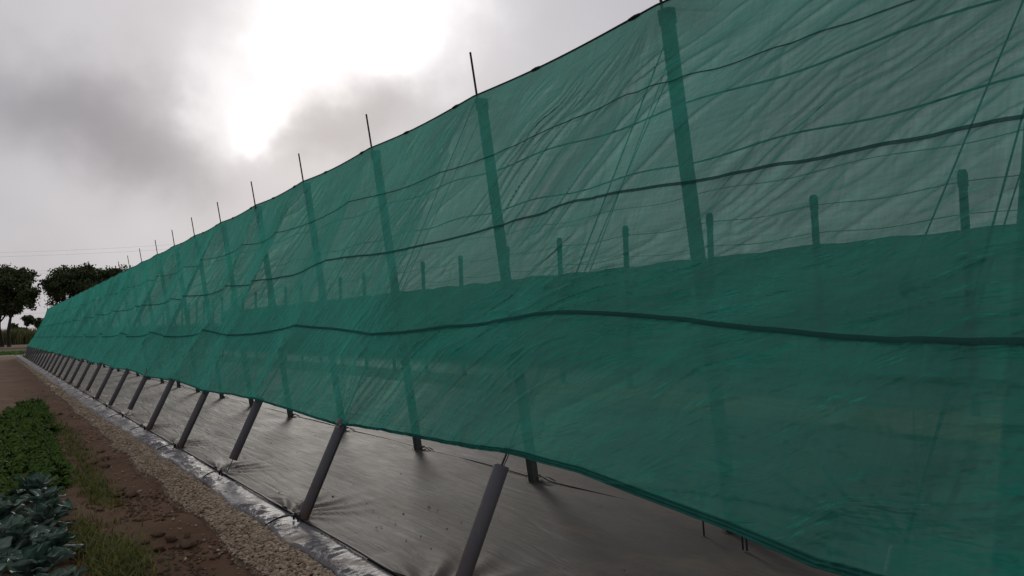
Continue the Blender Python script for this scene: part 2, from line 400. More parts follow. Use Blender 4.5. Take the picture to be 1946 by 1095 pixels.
# membrane bed: main sheet and folded edge
mroot = empty('weed_membrane', (0, 0, 0), 'shiny black woven weed membrane laid on the ground below the green net', 'ground cover')
xm = np.concatenate([AO+np.linspace(0, .9, 45), np.linspace(3.1, 9.75, 90)]); ym = axis([np.linspace(-4, 1.5, 60), np.arange(1.5, 16, .035), np.geomspace(16, 76, 320)])
X, Y = np.meshgrid(xm, ym, indexing='ij')
k = (Y-Y0)/S; dk = (k-np.round(k))*S
edge = 1-sstep(0, .75, X-AO)
ang = np.arctan2(dk-.28, X-AO+.05)
fold = np.abs(np.sin(ang*7+3*fbm(X*2, Y*.6, 5, 2)))**3*np.exp(-((X-AO)/.5)**2)*np.exp(-((dk-.55)/.5)**2)*.045
Zm = .004+fold+edge*(.02*fbm(Y*2.2, X*1.2, 14, 4))*(1-np.exp(-((X-AO)/.06)**2))
Zm += (fbm(X*5, Y*.7, 61, 3)-.5)*.016+(fbm(X*1.1, Y*.5, 62, 3)-.5)*.03*sstep(.2, .8, X-AO)
MB().grid(np.stack([X, Y, Zm], -1)).build('sheet', M['memb'], mroot)
yf = axis([np.linspace(-2, 3, 60), np.arange(3, 13, .011), np.geomspace(13, 76, 900)])
vf = np.linspace(0, 1, 34)
Yf, Vf = np.meshgrid(yf, vf, indexing='ij')
wob = (fbm(Yf*1.4, Yf*0+1, 71, 4)-.5)*.13
xe = 1.845-.075*sstep(6, 18, Yf)+wob
Xf = AO-.004+(xe-AO+.004)*np.sin(Vf*math.pi/2)**.85
drop = sstep(.70, 1.0, Vf)**1.4
wy = Yf+.10*fbm(Vf*2.5, Yf*2.5, 4, 3)+.05*Vf
wr = (1-np.abs(2*vnoise(wy*7, Vf*1.6+Yf*.3, 72)-1))**3
wr2 = (1-np.abs(2*vnoise(wy*19+2*Vf, Vf*2.2, 73)-1))**3
wr3 = (1-np.abs(2*vnoise(wy*33+3*Vf, Vf*2.5, 74)-1))**2
msk = sstep(.3, .65, fbm(Yf*1.9, Vf*1.5, 75, 3))
amp = np.sin(np.pi*np.clip(Vf*.93+.07, 0, 1))**.7
Zf = .006-.020*drop-.016*sstep(.93, 1, Vf)+amp*(wr*.010*(.2+msk)+wr2*.015*(.35+msk)+wr3*.011*(.4+msk)-.014)
MB().grid(np.stack([Xf+amp*wr*.012, Yf, Zf], -1)).build('folded_edge', M['flap'], mroot)
# far half of the covered ground behind the dry strip
Xr, Yr = np.meshgrid(np.linspace(12.34, 19.4, 12), np.linspace(-4, 78, 60), indexing='ij')
o = MB().grid(np.stack([Xr, Yr, .003+(fbm(Xr, Yr*.6, 63, 2)-.5)*.03], -1)).build('weed_membrane', M['memb'])
tag(o, 'second black ground membrane beyond the dry grass strip, at the foot of the far net', 'ground cover')
# the long cord that holds the membrane edge
yc = axis([np.linspace(-2, 14, 500), np.linspace(14, 75, 300)])
tag(MB().tube(np.stack([AO+.012*(fbm(yc*2, yc*0, 81, 3)-.5), yc, .016+.006*fbm(yc*3, yc*0, 82, 2)], -1), .009, 6).build('hold_down_cord', M['cord']),
    'black cord running along the membrane edge past the pipe feet', 'cord')
yc = axis([np.linspace(-2, 16, 400), np.linspace(16, 75, 200)])
tag(MB().tube(np.stack([AI+.06+.03*np.sin((yc-YF)/S*math.pi)**2, yc, .012+.03*np.exp(-(((yc-YF+S/2) % S-S/2)/.1)**2)], -1), .0065, 6).build('ground_wire', M['cord']),
    'black wire lying on the membrane from post foot to post foot', 'wire')
tag(MB().tube(np.stack([5.25+.05*(fbm(yc*.4, yc*0, 85, 2)-.5), yc, .02+.05*np.sin((yc-YF)/S*math.pi)**2], -1), .0055, 6).build('ground_wire', M['cord']),
    'second thin black wire just behind the row of post feet', 'wire')
# dirt crumbs on the membrane
g = np.random.default_rng(18); n = 150
py = 3.2+g.gamma(1.6, 3.2, n); px = AO+.05+g.gamma(1.3, .75, n); ok = px < 8; px, py = px[ok], py[ok]
cl = g.random(len(px)) < .22; px = np.where(cl, AO+.25+np.abs(g.normal(0, .35, len(px))), px); py = np.where(cl, ky(1)-.35+g.normal(0, .4, len(px)), py)
V, f, n = stones(px, py, np.full(len(px), .016), np.minimum(.0045*np.exp(g.normal(0, .5, len(px))), .009), 19, ico, icf)
tag(MB().add(V, f).build('dirt_crumbs', M['clod']), 'crumbs of dark soil scattered on the membrane', kind='stuff')

# ------------------------------------------------------------------ net posts
def post_mesh():
    a = np.array([0, 0, -.15]); d = np.array([AT-AI+.045, -.02, HT]); top = a+(d-a)*.985
    return MB().bar(a, top, .085, .085).mesh('shaft', M['post'], False), top
pm, ptop = post_mesh()
d = np.array([AT-AI, -.02, HT]); d /= np.linalg.norm(d)
tp = np.array([AT-AI, -.02, HT]); rm = MB().tube([tp-d*.25, tp-d*.05, tp+d*.43], [.012, .0115, .0105], 7).mesh('top_rod', M['rod'])
def foot_mesh():
    mb = MB(); g = np.random.default_rng(3)
    for a, L, w in ((math.pi/2-.3, .20, .05), (-math.pi/2+.25, .26, .035), (2.6, .10, .06), (.5, .12, .05)):
        dr = np.array([math.cos(a), math.sin(a), 0]); sd = np.array([-dr[1], dr[0], 0]); s = np.linspace(.03, L, 6)
        P = np.stack([dr*x+sd*w*(1-.8*(x/L))*q+np.array([0, 0, .02+.03*math.sin(x/L*math.pi)+.008*g.random()]) for x in s for q in (-1, 0, 1)]).reshape(6, 3, 3)
        mb.grid(P)
    return mb.mesh('torn_slit', M['black'])
fm = foot_mesh()
cm = MB().bar(ptop-np.array([0, 0, .01])-d*.06, ptop+d*.035, .1, .1).mesh('cap', M['black'], False)
ORD = {0: 'first', 1: 'second', 2: 'third', 3: 'fourth', 4: 'fifth', 5: 'sixth', 6: 'seventh', 7: 'eighth', 8: 'ninth', 9: 'tenth', 10: 'eleventh'}
p0 = empty('net_post', (AI, YF, 0))
for nm, me in (('shaft', pm), ('top_rod', rm), ('torn_slit', fm), ('cap', cm)):
    o = bpy.data.objects.new(nm, me); C.objects.link(o); o.parent = p0
for k in range(-2, KMAX):
    o = p0 if k == -2 else copy_tree(p0)
    o.location = (AI+random.uniform(-.012, .012) if k > 1 else AI, YF+S*k, 0)
    if k > 1: o.rotation_euler = (random.uniform(-.006, .006), random.uniform(-.006, .006), 0)
    if k in (0, 1): lab = ['leaning grey post right of the tallest thin rod, nearest one standing fully in view',
                           'leaning grey post under the tallest thin rod that stands against the sky'][k]
    elif 1 < k <= 10: lab = f'leaning grey post under the {ORD[k-1]} thin rod from the right against the sky'
    elif k < 0: lab = 'grey net post at the right edge of the photo, mostly out of the frame'
    else: lab = 'slim grey post among the crowded posts towards the far end of the net'
    tag(o, lab, 'post', 'leaning posts carrying the green net')

# ------------------------------------------------------------------ guys with pipe sleeves
GY = {-1: ky(-1)+.19}
RAISED = {2: .19, 5: .16, 6: .05, 8: .08}
def guy(k):
    yb = GY.get(k, ky(k)+.063); b = np.array([AO, yb, 0.0]); top = np.array([AT, YF-.02+S*k, HT])
    odd = k % 2 != 0
    if not odd or k >= 3 or k == -1:
        fz = (.93 if k < 2 else .86 if k == 2 else .72) if not odd else .88; top = np.array([AI+(AT-AI)*fz, YF+S*k, HT*fz])
    if k == 0: lab = 'thick grey pipe sleeve at the bottom centre, nearest one in front of the net hem'
    elif k == 1: lab = 'grey pipe sleeve with a dark slit, tied to the lowest corner of the net hem'
    elif k == 2: lab = 'grey pipe sleeve lifted clear of its anchor, showing bare wire beneath'
    elif k == -1: lab = 'grey pipe sleeve behind the net near the bottom right corner'
    elif k < -1: lab = 'grey pipe sleeve beyond the right edge of the photo'
    elif k <= 10: lab = f'grey slanting pipe sleeve, {ORD[k]} one counted leftwards from the bottom centre pipe'
    else: lab = 'thin grey pipe sleeve in the crowded far end of the row'
    dpl = np.array([AT, YF-.02+S*k, HT])-b; Lp = np.linalg.norm(dpl); dpl /= Lp
    r = empty('guy_stay', tuple(b), lab, 'guy stay', 'guy stays in grey pipe sleeves')
    d = dpl; L = Lp; tw = top-b
    sd = np.array([0, 1., 0])
    o0 = np.zeros(3)
    a0 = RAISED.get(k, .02); a1 = .205*L+.02+(a0*.35 if a0 > .03 else 0)-.02*(k % 3 == 0)-.03*(k in (0, 2))
    bend = d*(a1-.03)
    MB().tube([o0-d*.1, bend*.97, bend, tw], .0045, 6).build('stay_wire', M['wire'], r)
    if k < 8:
        e = tw+np.array([0, -.02, -.25]); MB().tube([bend+sd*.012, e], .0035, 5).build('stay_wire', M['wire'], r)
        if not odd: MB().tube([bend-sd*.015, tw*.55+np.array([0., -.09, -.03]), tw+np.array([0, -.05, -.1])], .003, 5).build('stay_wire', M['cord'], r)
    R0, R1 = .046, .041
    s = np.array([a0, a0+.004, a1-.004, a1, a1-.004, a1-.25, a1-.25]); rr = np.array([R0-.003, R0, R0, R0-.002, R1, R1, 0.001])
    P = d[None]*s[:, None]
    ax = np.cross(d, sd); ax /= np.linalg.norm(ax); bx = np.cross(d, ax); th = np.arange(20)*2*math.pi/20
    V = P[:, None]+rr[:, None, None]*(np.cos(th)[None, :, None]*ax+np.sin(th)[None, :, None]*bx)
    i = np.arange(7*20).reshape(7, 20); j = np.roll(i, -1, 1)
    pipe = MB().add(V.reshape(-1, 3), np.stack([i[:-1], j[:-1], j[1:], i[1:]], -1).reshape(-1, 4)).build('pipe_sleeve', M['pipe'], r)
    if k in (1, 3):
        v0 = np.array([.35, -.72, .0]); v0 -= d*(v0@d); v0 /= np.linalg.norm(v0)
        q = d[None]*np.linspace(a0+.03, a1-.03, 12)[:, None]+v0*(R0-.0015)
        MB().tube(q, .004, 6).build('slit', M['black'], pipe)
    if odd and 0 < k < 12:
        g = np.random.default_rng(100+k); q = d*(a1-(.09 if k == 1 else .02))+np.array([-.02, -.03, .01])*(k == 1)+np.cumsum(g.normal(0, .013, (9, 3)), 0)+np.array([-.03, -.03, .01])
        MB().tube(q if k == 1 else q[:4], .006, 6).build('twine_knot', M['knot'] if k == 1 else M['black'], r)
    # anchor loop and the slit cut in the membrane edge
    th = np.linspace(0, math.pi, 9); q = np.stack([-.05+.0*th, .055*np.cos(th), .012+.06*np.sin(th)], -1)
    if k < 16: MB().tube(q, .009, 6).build('anchor_loop', M['black'], r)
    if k < 20:
        s = np.linspace(0, 1, 9); g = np.random.default_rng(200+k); ln = .2+.1*g.random(); sk = g.uniform(-.12, .05)
        P = np.stack([np.stack([-.01-ln*s, sk*s**1.4+q_*(.022*(1-s)+.004), .046+.03*np.sin(s*math.pi)-.022*s], -1) for q_ in (-1, 0, 1)], 1)
        P[:, 1, 2] += .012
        MB().grid(P).build('anchor_strap', M['black'], r)
for k in range(-2, KMAX-1): guy(k)

# ------------------------------------------------------------------ the green net
e1 = np.array([AT-AO, 0, HT]); LN = np.linalg.norm(e1); nrm = np.array([-HT, 0, AT-AO])/LN     # outward, towards the walker
YEND = ky(28.15)
def kk(Y): return (Y-Y0)/S
HK = np.array([-2.7, -1.6, -1.0, -.86, -.67, -.42, -.26, -.07, .16, .45, .8, 1.02, 1.27, 1.51, 2.03, 2.49, 3.05])
HU = np.array([.192, .194, .176, .176, .190, .203, .212, .214, .211, .209, .203, .195, .198, .202, .207, .207, .194])
def hem_u(k):
    k = np.asarray(k, float); return np.where(k < 3.05, np.interp(k, HK, HU), .194+.014*np.abs(np.sin(np.pi*(k-1)/2)))
STK = [0, 0]
def netpos(Y, u, wr=True):
    k = kk(Y)
    s2 = np.abs(np.sin(np.pi*(k-1)/2))**.8; s1 = np.abs(np.sin(np.pi*k))**.9
    w = np.sin(np.pi*np.clip((u-.13)/.87, 0, 1))**.8
    vary = .75+.5*vnoise(np.round((k-1)/2)*7.3, Y*0+.5, 55)
    big = 1+1.1*sstep(1.2, 4.5, k)
    d = .012+.035*w-(.085*s2+.055*s1)*w*vary*big+.105*np.exp(-((k+.93)/.22)**2)*(1-sstep(.26, .5, u))+.075*np.exp(-((k-np.round(k/2)*2)/.16)**2)*(1-sstep(.24, .55, u))
    # the hem billows a little
    d = d+.03*(fbm(Y*.9, u*3, 57, 3)-.5)*sstep(0, .15, 1-u)
    crest = 0
    h = u*LN
    if wr:
        fade = sstep(0, .07, 1-u)*.96+.04
        ang = np.radians(47-24*sstep(.9, -.9, k)*sstep(.25, .8, u)-30*sstep(1.4, -.2, k)*(1-sstep(.35, .6, u)))
        wx = Y+.3*fbm(Y*.9, h*.9, 90, 3); wh = h+.3*fbm(Y*.9, h*.9, 95, 3)
        a = -wx*np.cos(ang)+wh*np.sin(ang); b = wx*np.sin(ang)+wh*np.cos(ang); STK[0] = a; STK[1] = b
        m1 = sstep(.42, .72, fbm(Y*.55, h*.9, 101, 3)); m2 = sstep(.47, .70, fbm(Y*.9+9, h*1.1, 105, 3))
        r1 = (1-np.abs(2*vnoise(a*1.7+.6*b, b*6.5, 111)-1))**4
        r2 = (1-np.abs(2*vnoise(a*3.4+4-1.5*b, b*14, 112)-1))**4
        r3 = (1-np.abs(2*vnoise(a*7+4, b*29, 113)-1))**3
        r0 = fbm(a*.7, b*2.1, 114, 3)-.5
        wmid = .45+.75*sstep(.3, .6, u)
        low = 1-sstep(.3, .55, u)
        crest = .022*r0+wmid*(.019*r1*(.12+m1)+.0125*r2*(.08+m2)+.0065*r3*(.1+m1*m2))+low*(.016*r1+.05*(fbm(a*.75, b*2.3, 115, 3)-.5)+.008*r2*m1)
        hz = (1-np.abs(2*vnoise(Y*.9, h*9+.8*fbm(Y, h, 120, 2), 121)-1))**4
        crest = crest+.020*hz*sstep(1.2, .2, k)*(1-sstep(.4, .62, u))*sstep(.5, .65, fbm(Y*.8, h*1.5, 130, 2)+.1)
        # creases that fan out from the tied corners and from the post tops
        ko = np.round((k-1)/2)*2+1; dy = (k-ko)*S; dh = h-.2*LN; rr_ = np.hypot(dy, dh)+.02; th = np.arctan2(dh, dy)
        f1 = (1-np.abs(2*vnoise(th*9+ko*3.1, rr_*.9+ko, 190)-1))**4+.5*(1-np.abs(2*vnoise(th*21+ko*5.7, rr_*1.6+ko, 191)-1))**3
        crest = crest+.014*f1*np.exp(-(rr_/.75)**1.5)*sstep(.03, .2, rr_)
        kt = np.round(k); dy = (k-kt)*S; dh = LN-h; rr_ = np.hypot(dy, dh)+.02; th = np.arctan2(dh, dy)
        f2 = (1-np.abs(2*vnoise(th*8+kt*4.3, rr_*.9+kt, 192)-1))**4+.5*(1-np.abs(2*vnoise(th*19+kt*2.7, rr_*1.6+kt, 193)-1))**3
        crest = crest+.012*f2*np.exp(-(rr_/.8)**1.5)*sstep(.05, .25, rr_)
        # small gathers above the hem
        gz = np.exp(-((u-hem_u(k))/.035)**2); crest = crest+gz*.011*(fbm(Y*14, h*6, 122, 2)-.5)*2
        crest = crest*fade
    d = d+crest
    P = np.zeros(np.broadcast(Y, u).shape+(3,))
    P[..., 0] = AO+u*(AT-AO); P[..., 1] = Y; P[..., 2] = u*HT
    P += d[..., None]*nrm
    P[..., 2] -= .034*np.abs(np.sin(np.pi*k))*sstep(.6, 1, u)
    # pulled sideways towards the tied corners low down
    return P
yl = [-2.6]
while yl[-1] < YEND: yl.append(yl[-1]+max(.0075, .0028*math.hypot(max(yl[-1], 0)+1.2, 2.5)))
yl = np.array(yl); yl[-1] = YEND
NU = 330
Yn, vn = np.meshgrid(yl, np.linspace(0, 1, NU), indexing='ij')
un = hem_u(kk(Yn))+(1-hem_u(kk(Yn)))*vn
nroot = empty('green_net', (AO, ky(0), 0), 'long translucent green windbreak net hung on leaning posts', 'net')
nroot.location = (0, 0, 0)
o = MB().grid(netpos(Yn, un)).build('net_sheet', M['net'], nroot)
attr(o, 'along', STK[0]); attr(o, 'across', STK[1])
attr(o, 'density', np.clip(.5*sstep(.80, .93, un+.10*(fbm(Yn*.8, un*2, 140, 3)-.5))+.18*(fbm(Yn*.7, un*3, 141, 3)-.35), 0, .6))
def strip(u0, wdt, off, n=5, curv=0.0):
    Ys, q = np.meshgrid(yl, np.linspace(-.5, .5, n), indexing='ij')
    u = u0(kk(Ys))+q*wdt/LN
    base = netpos(Ys, u, False); d = ((netpos(Ys, u)-base)@nrm).max(1)
    m = np.max([np.roll(d, r) for r in range(-5, 6)], 0); ker = np.hanning(17)[1:-1]; ker /= ker.sum()
    m = np.convolve(np.pad(m, 7, 'edge'), ker, 'valid')
    return base+(m[:, None]+off+curv*(1-(2*q)**2))[..., None]*nrm
def s2f(k): return np.abs(np.sin(np.pi*(k-1)/2))**1.0
for u0, w in ((lambda k: .392+.038*s2f(k)-.016*sstep(-.3, -.9, k)+.006*(fbm(k*2, k*0, 150, 2)-.5), .027), (lambda k: .596+.036*s2f(k)+.006*(fbm(k*2, k*0, 151, 2)-.5), .022), (lambda k: .789+.03*s2f(k)+.006*(fbm(k*2, k*0, 152, 2)-.5), .013)):
    MB().grid(strip(u0, w, .003, curv=.003)).build('reinforcing_band', M['band'], nroot)
# hem: folded cloth with lengthwise pleats
n = 13; Ys, q = np.meshgrid(yl, np.linspace(0, 1, n), indexing='ij')
u = hem_u(kk(Ys))+(q-.12)*(.022+.016*sstep(.8, -.4, kk(Ys)))/LN
P = netpos(Ys, u)+(.006+.005*np.sin(q*math.pi*5+.6*fbm(Ys*3, q, 160, 2)))[..., None]*nrm
MB().grid(P).build('hem', M['hem'], nroot)
yt = yl[::2]; top = netpos(yt, np.ones_like(yt))
MB().tube(top+np.array([0, 0, .004]), .008, 6, False).build('top_cord', M['cord'], nroot)
for k in range(0, 9):
    for fr in (.12, .62):
        y = ky(k)+fr*S+random.uniform(-.1, .1); p = netpos(np.array([y-.055, y, y+.055]), np.ones(3))
        MB().tube(p+np.array([0, 0, .004]), [.012, .017, .012], 7).build('net_clip', M['black'], nroot)
# end rope of the net
pe = netpos(np.full(30, YEND), np.linspace(.2, 1, 30), False); pe = np.concatenate([[[AO, ky(26.4), 0]], pe])
MB().tube(pe, .03, 6).build('end_rope', M['cord'], nroot)

# ------------------------------------------------------------------ things behind the net
# row of capped posts at X=12.1
q0 = empty('field_post', (12.1, 2.66, 0), None, 'post')
MB().bar((0, 0, -.1), (0, 0, 3.55), .10, .10).build('shaft', M['post'], q0, False)
MB().tube([(0, 0, 3.5), (0, 0, 3.7), (0, 0, 3.76)], [.075, .075, .05], 10).build('cap', M['black'], q0)
for i in range(28):
    o = q0 if i == 0 else copy_tree(q0); o.location = (12.1, 2.66+2.4433*i, random.uniform(-.05, .05))
    o.rotation_euler = (random.uniform(-.012, .012), random.uniform(-.012, .012), 0)
    if 0 < i < 7: lab = f'upright capped post rising over the far green net, {ORD[i-1]} from the right'
    else: lab = 'small upright capped post far back behind the net'
    tag(o, lab, 'post', 'upright posts inside the enclosure')
for x, z, rr, lab in ((6.0, 3.87, .0105, 'upper thick dark cable stretched lengthwise behind the top of the net'), (7.6, 3.70, .0125, 'lower thick dark cable stretched lengthwise behind the net'),
                      (12.1, 3.55, .008, 'thin wire strung along the tops of the upright inner posts'), (12.1, 3.05, .007, 'thin wire strung lower along the upright inner posts'), (9.4, 3.62, .006, 'thin dark wire high between the two rows of posts')):
    y = np.linspace(-4, 74, 330); zz = z-.06*np.sin((y-2.66)/2.4433*math.pi)**2
    tag(MB().tube(np.stack([x+0*y, y, zz], -1), rr, 6).build('overhead_cable', M['cord']), lab, 'cable')
# far net wall
Yw, Uw = np.meshgrid(np.linspace(-4, 76, 360), np.linspace(0, 1, 24), indexing='ij')
kw = Yw/S; top = 3.42+.10*(fbm(Yw*.25, Yw*0, 180, 3)-.5)+.07*(fbm(Yw*1.5, Yw*0, 182, 3)-.5)+.05*np.abs(np.cos(kw*math.pi/1))
Xw = 18.85-.35*Uw+.25*(fbm(Yw*.6, Uw*2, 181, 3)-.5)*np.sin(Uw*math.pi); Zw = Uw*top
wroot = empty('far_green_net', (0, 0, 0), 'dark green net wall on the far side of the enclosure', 'net')
MB().grid(np.stack([Xw, Yw, Zw], -1)).build('net_sheet', M['net_far'], wroot)
MB().tube(np.stack([Xw[:, -1], Yw[:, -1], Zw[:, -1]], -1), .012, 6).build('top_cord', M['cord'], wroot)
ep = empty('edge_post', (5.0, 1.97, 0), 'wide dark post behind the net at the right edge of the photo', 'post')
MB().bar((0, 0, -.1), (0, -.50, 4.1), .16, .24, (1, 0, 0)).build('shaft', M['black'], ep, False)
MB().bar((0, -.497, 4.08), (0, -.505, 4.14), .18, .26, (1, 0, 0)).build('cap', M['black'], ep, False)
# rope with diamond plate
def at(px, py, ax, val):
    dd = fw*F+rt*(px-973)-up*(py-547.5); o = np.array([0, 0, H]); return o+dd*((val-o[ax])/dd[ax])
A = at(1725, 528, 0, 4.9); B = at(1945, 0, 0, 4.9); dB = (B-A)/np.linalg.norm(B-A)
topB = A+dB*((3.86-A[2])/dB[2])
r = empty('stay_rope', tuple(A), 'dark rope ending in a diamond shaped plate, behind the right of the net', 'rope')
MB().tube([(0, 0, 0), topB-A], .006, 6).build('rope', M['cord'], r)
pl = np.array([[0, 0, .03], [-.085, 0, -.06], [-.03, .0, -.14], [.045, 0, -.05]])[:, [1, 0, 2]]
mbp = MB(); th = .006
e = np.array([0, 1., 0]); tn_ = np.array([[p[0], p[1]*.9, p[2]] for p in pl])
fr = np.array([.3, .95, 0]); fr /= np.linalg.norm(fr); nn = np.array([-fr[1], fr[0], 0])
F4 = [nn*th+fr*(-p[1])+np.array([0, 0, p[2]]) for p in pl]; K4 = [-nn*th+fr*(-p[1])+np.array([0, 0, p[2]]) for p in pl]
mbp.add(F4+K4, [[0, 1, 2, 3], [7, 6, 5, 4], [0, 4, 5, 1], [1, 5, 6, 2], [2, 6, 7, 3], [3, 7, 4, 0]]).build('diamond_plate', M['black'], r, False)
MB().tube([(0, 0, -.12), (0, .02, -A[2]+.01)], .004, 5).build('lower_cord', M['cord'], r)
MB().tube([(0, 0, -.06), at(1768, 568, 0, 4.9)-A], .004, 5).build('side_cord', M['cord'], r)
# short cords between hem and ground near the right
for (x, y), lab in zip(((1338, 1018), (1412, 1045), (1420, 1047)), ('thin black cord hanging from hem to ground left of the dark post foot', 'left one of two thin cords hanging together below the hem', 'right one of two thin cords hanging together below the hem')):
    gpt = at(x, y, 2, .01)
    tag(MB().tube([(0, 0, 0), (-.01, .0, .2), (-.03, 0, .42)], [.008, .006, .005], 6).build('hanging_cord', M['cord'], None, True, (0, 0, 0)), lab, 'cord').location = gpt

# ------------------------------------------------------------------ trees at the far left
def tree(name, px, base_y, Y, top_px, rad_px, label, seed, crown_c, crown_r, nleaf=5200, trunk_r=.28, group=None, lean=0., leaf=.42, cat='tree'):
    g = np.random.default_rng(seed)
    b = at(px, base_y, 1, Y); b[2] = ZS
    cen = at(crown_c[0], crown_c[1], 1, Y); dep = (cen-np.array([0, 0, H]))@fw
    rx, rz = crown_r[0]/F*dep, crown_r[1]/F*dep; ry = rx*.9
    r = empty(name, tuple(b), label, cat, group); c = cen-b
    tr = MB()
    fork = np.array([c[0]*.3+lean, 0, (c[2]-rz)*.95])
    s = np.linspace(0, 1, 7); pts = np.stack([fork[0]*s+.12*np.sin(s*5+seed), .1*np.cos(s*4)-.1, fork[2]*s-.1], -1)
    tr.tube(pts, trunk_r*(1.25-.5*s), 8)
    ends = []
    for i in range(13):
        th = g.uniform(0, 2*math.pi); q = g.uniform(-.55, .85); rr = math.sqrt(max(0, 1-q*q))*g.uniform(.5, .95)
        e = c+np.array([rx*rr*math.cos(th), ry*rr*math.sin(th), rz*q*.9]); m = (pts[-1]+e)/2+g.normal(0, .25, 3)+np.array([0, 0, .12*rz])
        ss = np.linspace(0, 1, 6)[:, None]; bz = (1-ss)**2*pts[-1]+2*ss*(1-ss)*m+ss**2*e
        tr.tube(bz, trunk_r*np.linspace(.55, .12, 6), 6); ends.append(e)
        for j in range(2):
            e2 = e+np.clip(g.normal(0, 1, 3), -1, .8)*np.array([rx, ry, rz])*.18; m2 = bz[3]
            tr.tube([m2, (m2+e2)/2+g.normal(0, .1, 3), e2], trunk_r*np.array([.25, .15, .06]), 5); ends.append(e2)
    tr.build('trunk', M['bark'], r)
    # leaf clumps spread through the crown
    lob = []
    for i in range(11):
        th = g.uniform(0, 2*math.pi); q = g.uniform(-.8, .95); hz = math.sqrt(1-q*q)*g.uniform(.45, .95)
        lob.append((hz*math.cos(th), hz*math.sin(th), q*g.uniform(.6, .9), g.uniform(.22, .46)))
    ncl = 95; cl = []
    for i in range(ncl):
        th = g.uniform(0, 2*math.pi); q = g.uniform(-.9, 1); rr = (.35+.65*g.random()**.5); hz = math.sqrt(max(0, 1-q*q))
        lx, ly, lz, lr = lob[i % 11]; dv_ = g.normal(0, 1, 3); dv_ *= lr*g.random()**.4/np.linalg.norm(dv_)
        if i < 78: cl.append(c+np.array([rx*(lx+dv_[0]), ry*(ly+dv_[1]), rz*(lz+dv_[2])])); continue
        lump = 1+.22*math.sin(th*3+seed)+.15*math.sin(q*6+th*2+seed*2)
        cl.append(c+np.array([rx*hz*rr*math.cos(th)*lump, ry*hz*rr*math.sin(th)*lump, rz*q*(.55+.45*rr)*(.9+.2*g.random())]))
    cl = np.array(cl+ends); nleaf = int(nleaf*2.3); w = g.integers(0, len(cl), nleaf); sz = g.uniform(.08, .17, len(cl))
    P = cl[w]+g.normal(0, 1, (nleaf, 3))*(sz[w]*rx)[:, None]*np.array([1, 1, .75])
    a = g.normal(0, 1, (nleaf, 3)); a /= np.linalg.norm(a, axis=1)[:, None]; bb = np.cross(a, g.normal(0, 1, (nleaf, 3))); bb /= np.linalg.norm(bb, axis=1)[:, None]
    L = (leaf*g.uniform(.5, 1.2, nleaf))[:, None]
    V = np.stack([P-a*L*.6, P+bb*L*.33, P+a*L*.6, P-bb*L*.33], 1)
    f = np.arange(nleaf*4).reshape(-1, 4)
    o = MB().add(V.reshape(-1, 3), f).build('crown', M['leaf_dark'], r, False)
    tone = np.repeat(np.clip(.5*g.random(len(cl))[w]+.5*g.random(nleaf), 0, 1), 4); attr(o, 'tone', tone)
tree('broadleaf_tree', 3, 657, 150, 500, 50, 'dark tree at the left edge of the photo, left one of two trunks', 1, (-10, 560), (46, 50), 5200, .27)
tree('broadleaf_tree', 16, 657, 147, 500, 50, 'dark round tree whose right trunk stands beside the left edge tree', 2, (25, 553), (38, 48), 6000, .25)
tree('broadleaf_tree', 118, 658, 150, 500, 50, 'dark broad tree rising over the far end of the net', 3, (128, 548), (38, 42), 6200, .3)
tree('broadleaf_tree', 165, 658, 152, 500, 50, 'dark tree right of the broad one, half hidden by the net', 6, (163, 545), (30, 40), 3800, .28)
tree('broadleaf_tree', 205, 658, 154, 500, 50, 'low dark treetop showing just above the net, rightmost of the trees', 4, (210, 540), (32, 33), 4200, .26)
tree('small_tree', 50, 652, 195, 590, 20, 'small sparse tree between the trunks and the net end', 7, (55, 609), (11, 10), 520, .14, leaf=.5)
tree('small_tree', 72, 652, 200, 600, 20, 'small bushy tree touching the far edge of the net', 8, (76, 615), (9, 11), 520, .14, leaf=.5)
tree('small_tree', 23, 650, 330, 615, 10, 'tiny far tree low on the horizon between the two trunks', 9, (25, 622), (7, 7), 500, .2, leaf=.8)
tree('small_tree', 36, 650, 350, 622, 8, 'tiny low bush on the horizon right of the far tree', 10, (42, 627), (9, 4), 450, .2, leaf=.8)

# power lines, far away
for i, (y0, y1) in enumerate(((477, 462), (485, 470), (510, 503), (514, 508), (536, 531), (587, 586))):
    a = at(-300, y0+6, 1, 260); b = at(420, y1-4, 1, 240); s = np.linspace(0, 1, 40)[:, None]; P = a+(b-a)*s; P[:, 2] -= (4*s*(1-s))[:, 0]*1.2
    nm = ['topmost', 'second', 'third', 'fourth', 'fifth', 'lowest'][i]
    tag(MB().tube(P, .020 if i > 1 else .015, 5).build('power_line', M['wire']), f'thin power line crossing the sky above the far trees, {nm} of six' if i not in (0, 5) else f'thin power line crossing the sky by the far trees, {nm} of six', 'power line', 'power lines behind the trees')

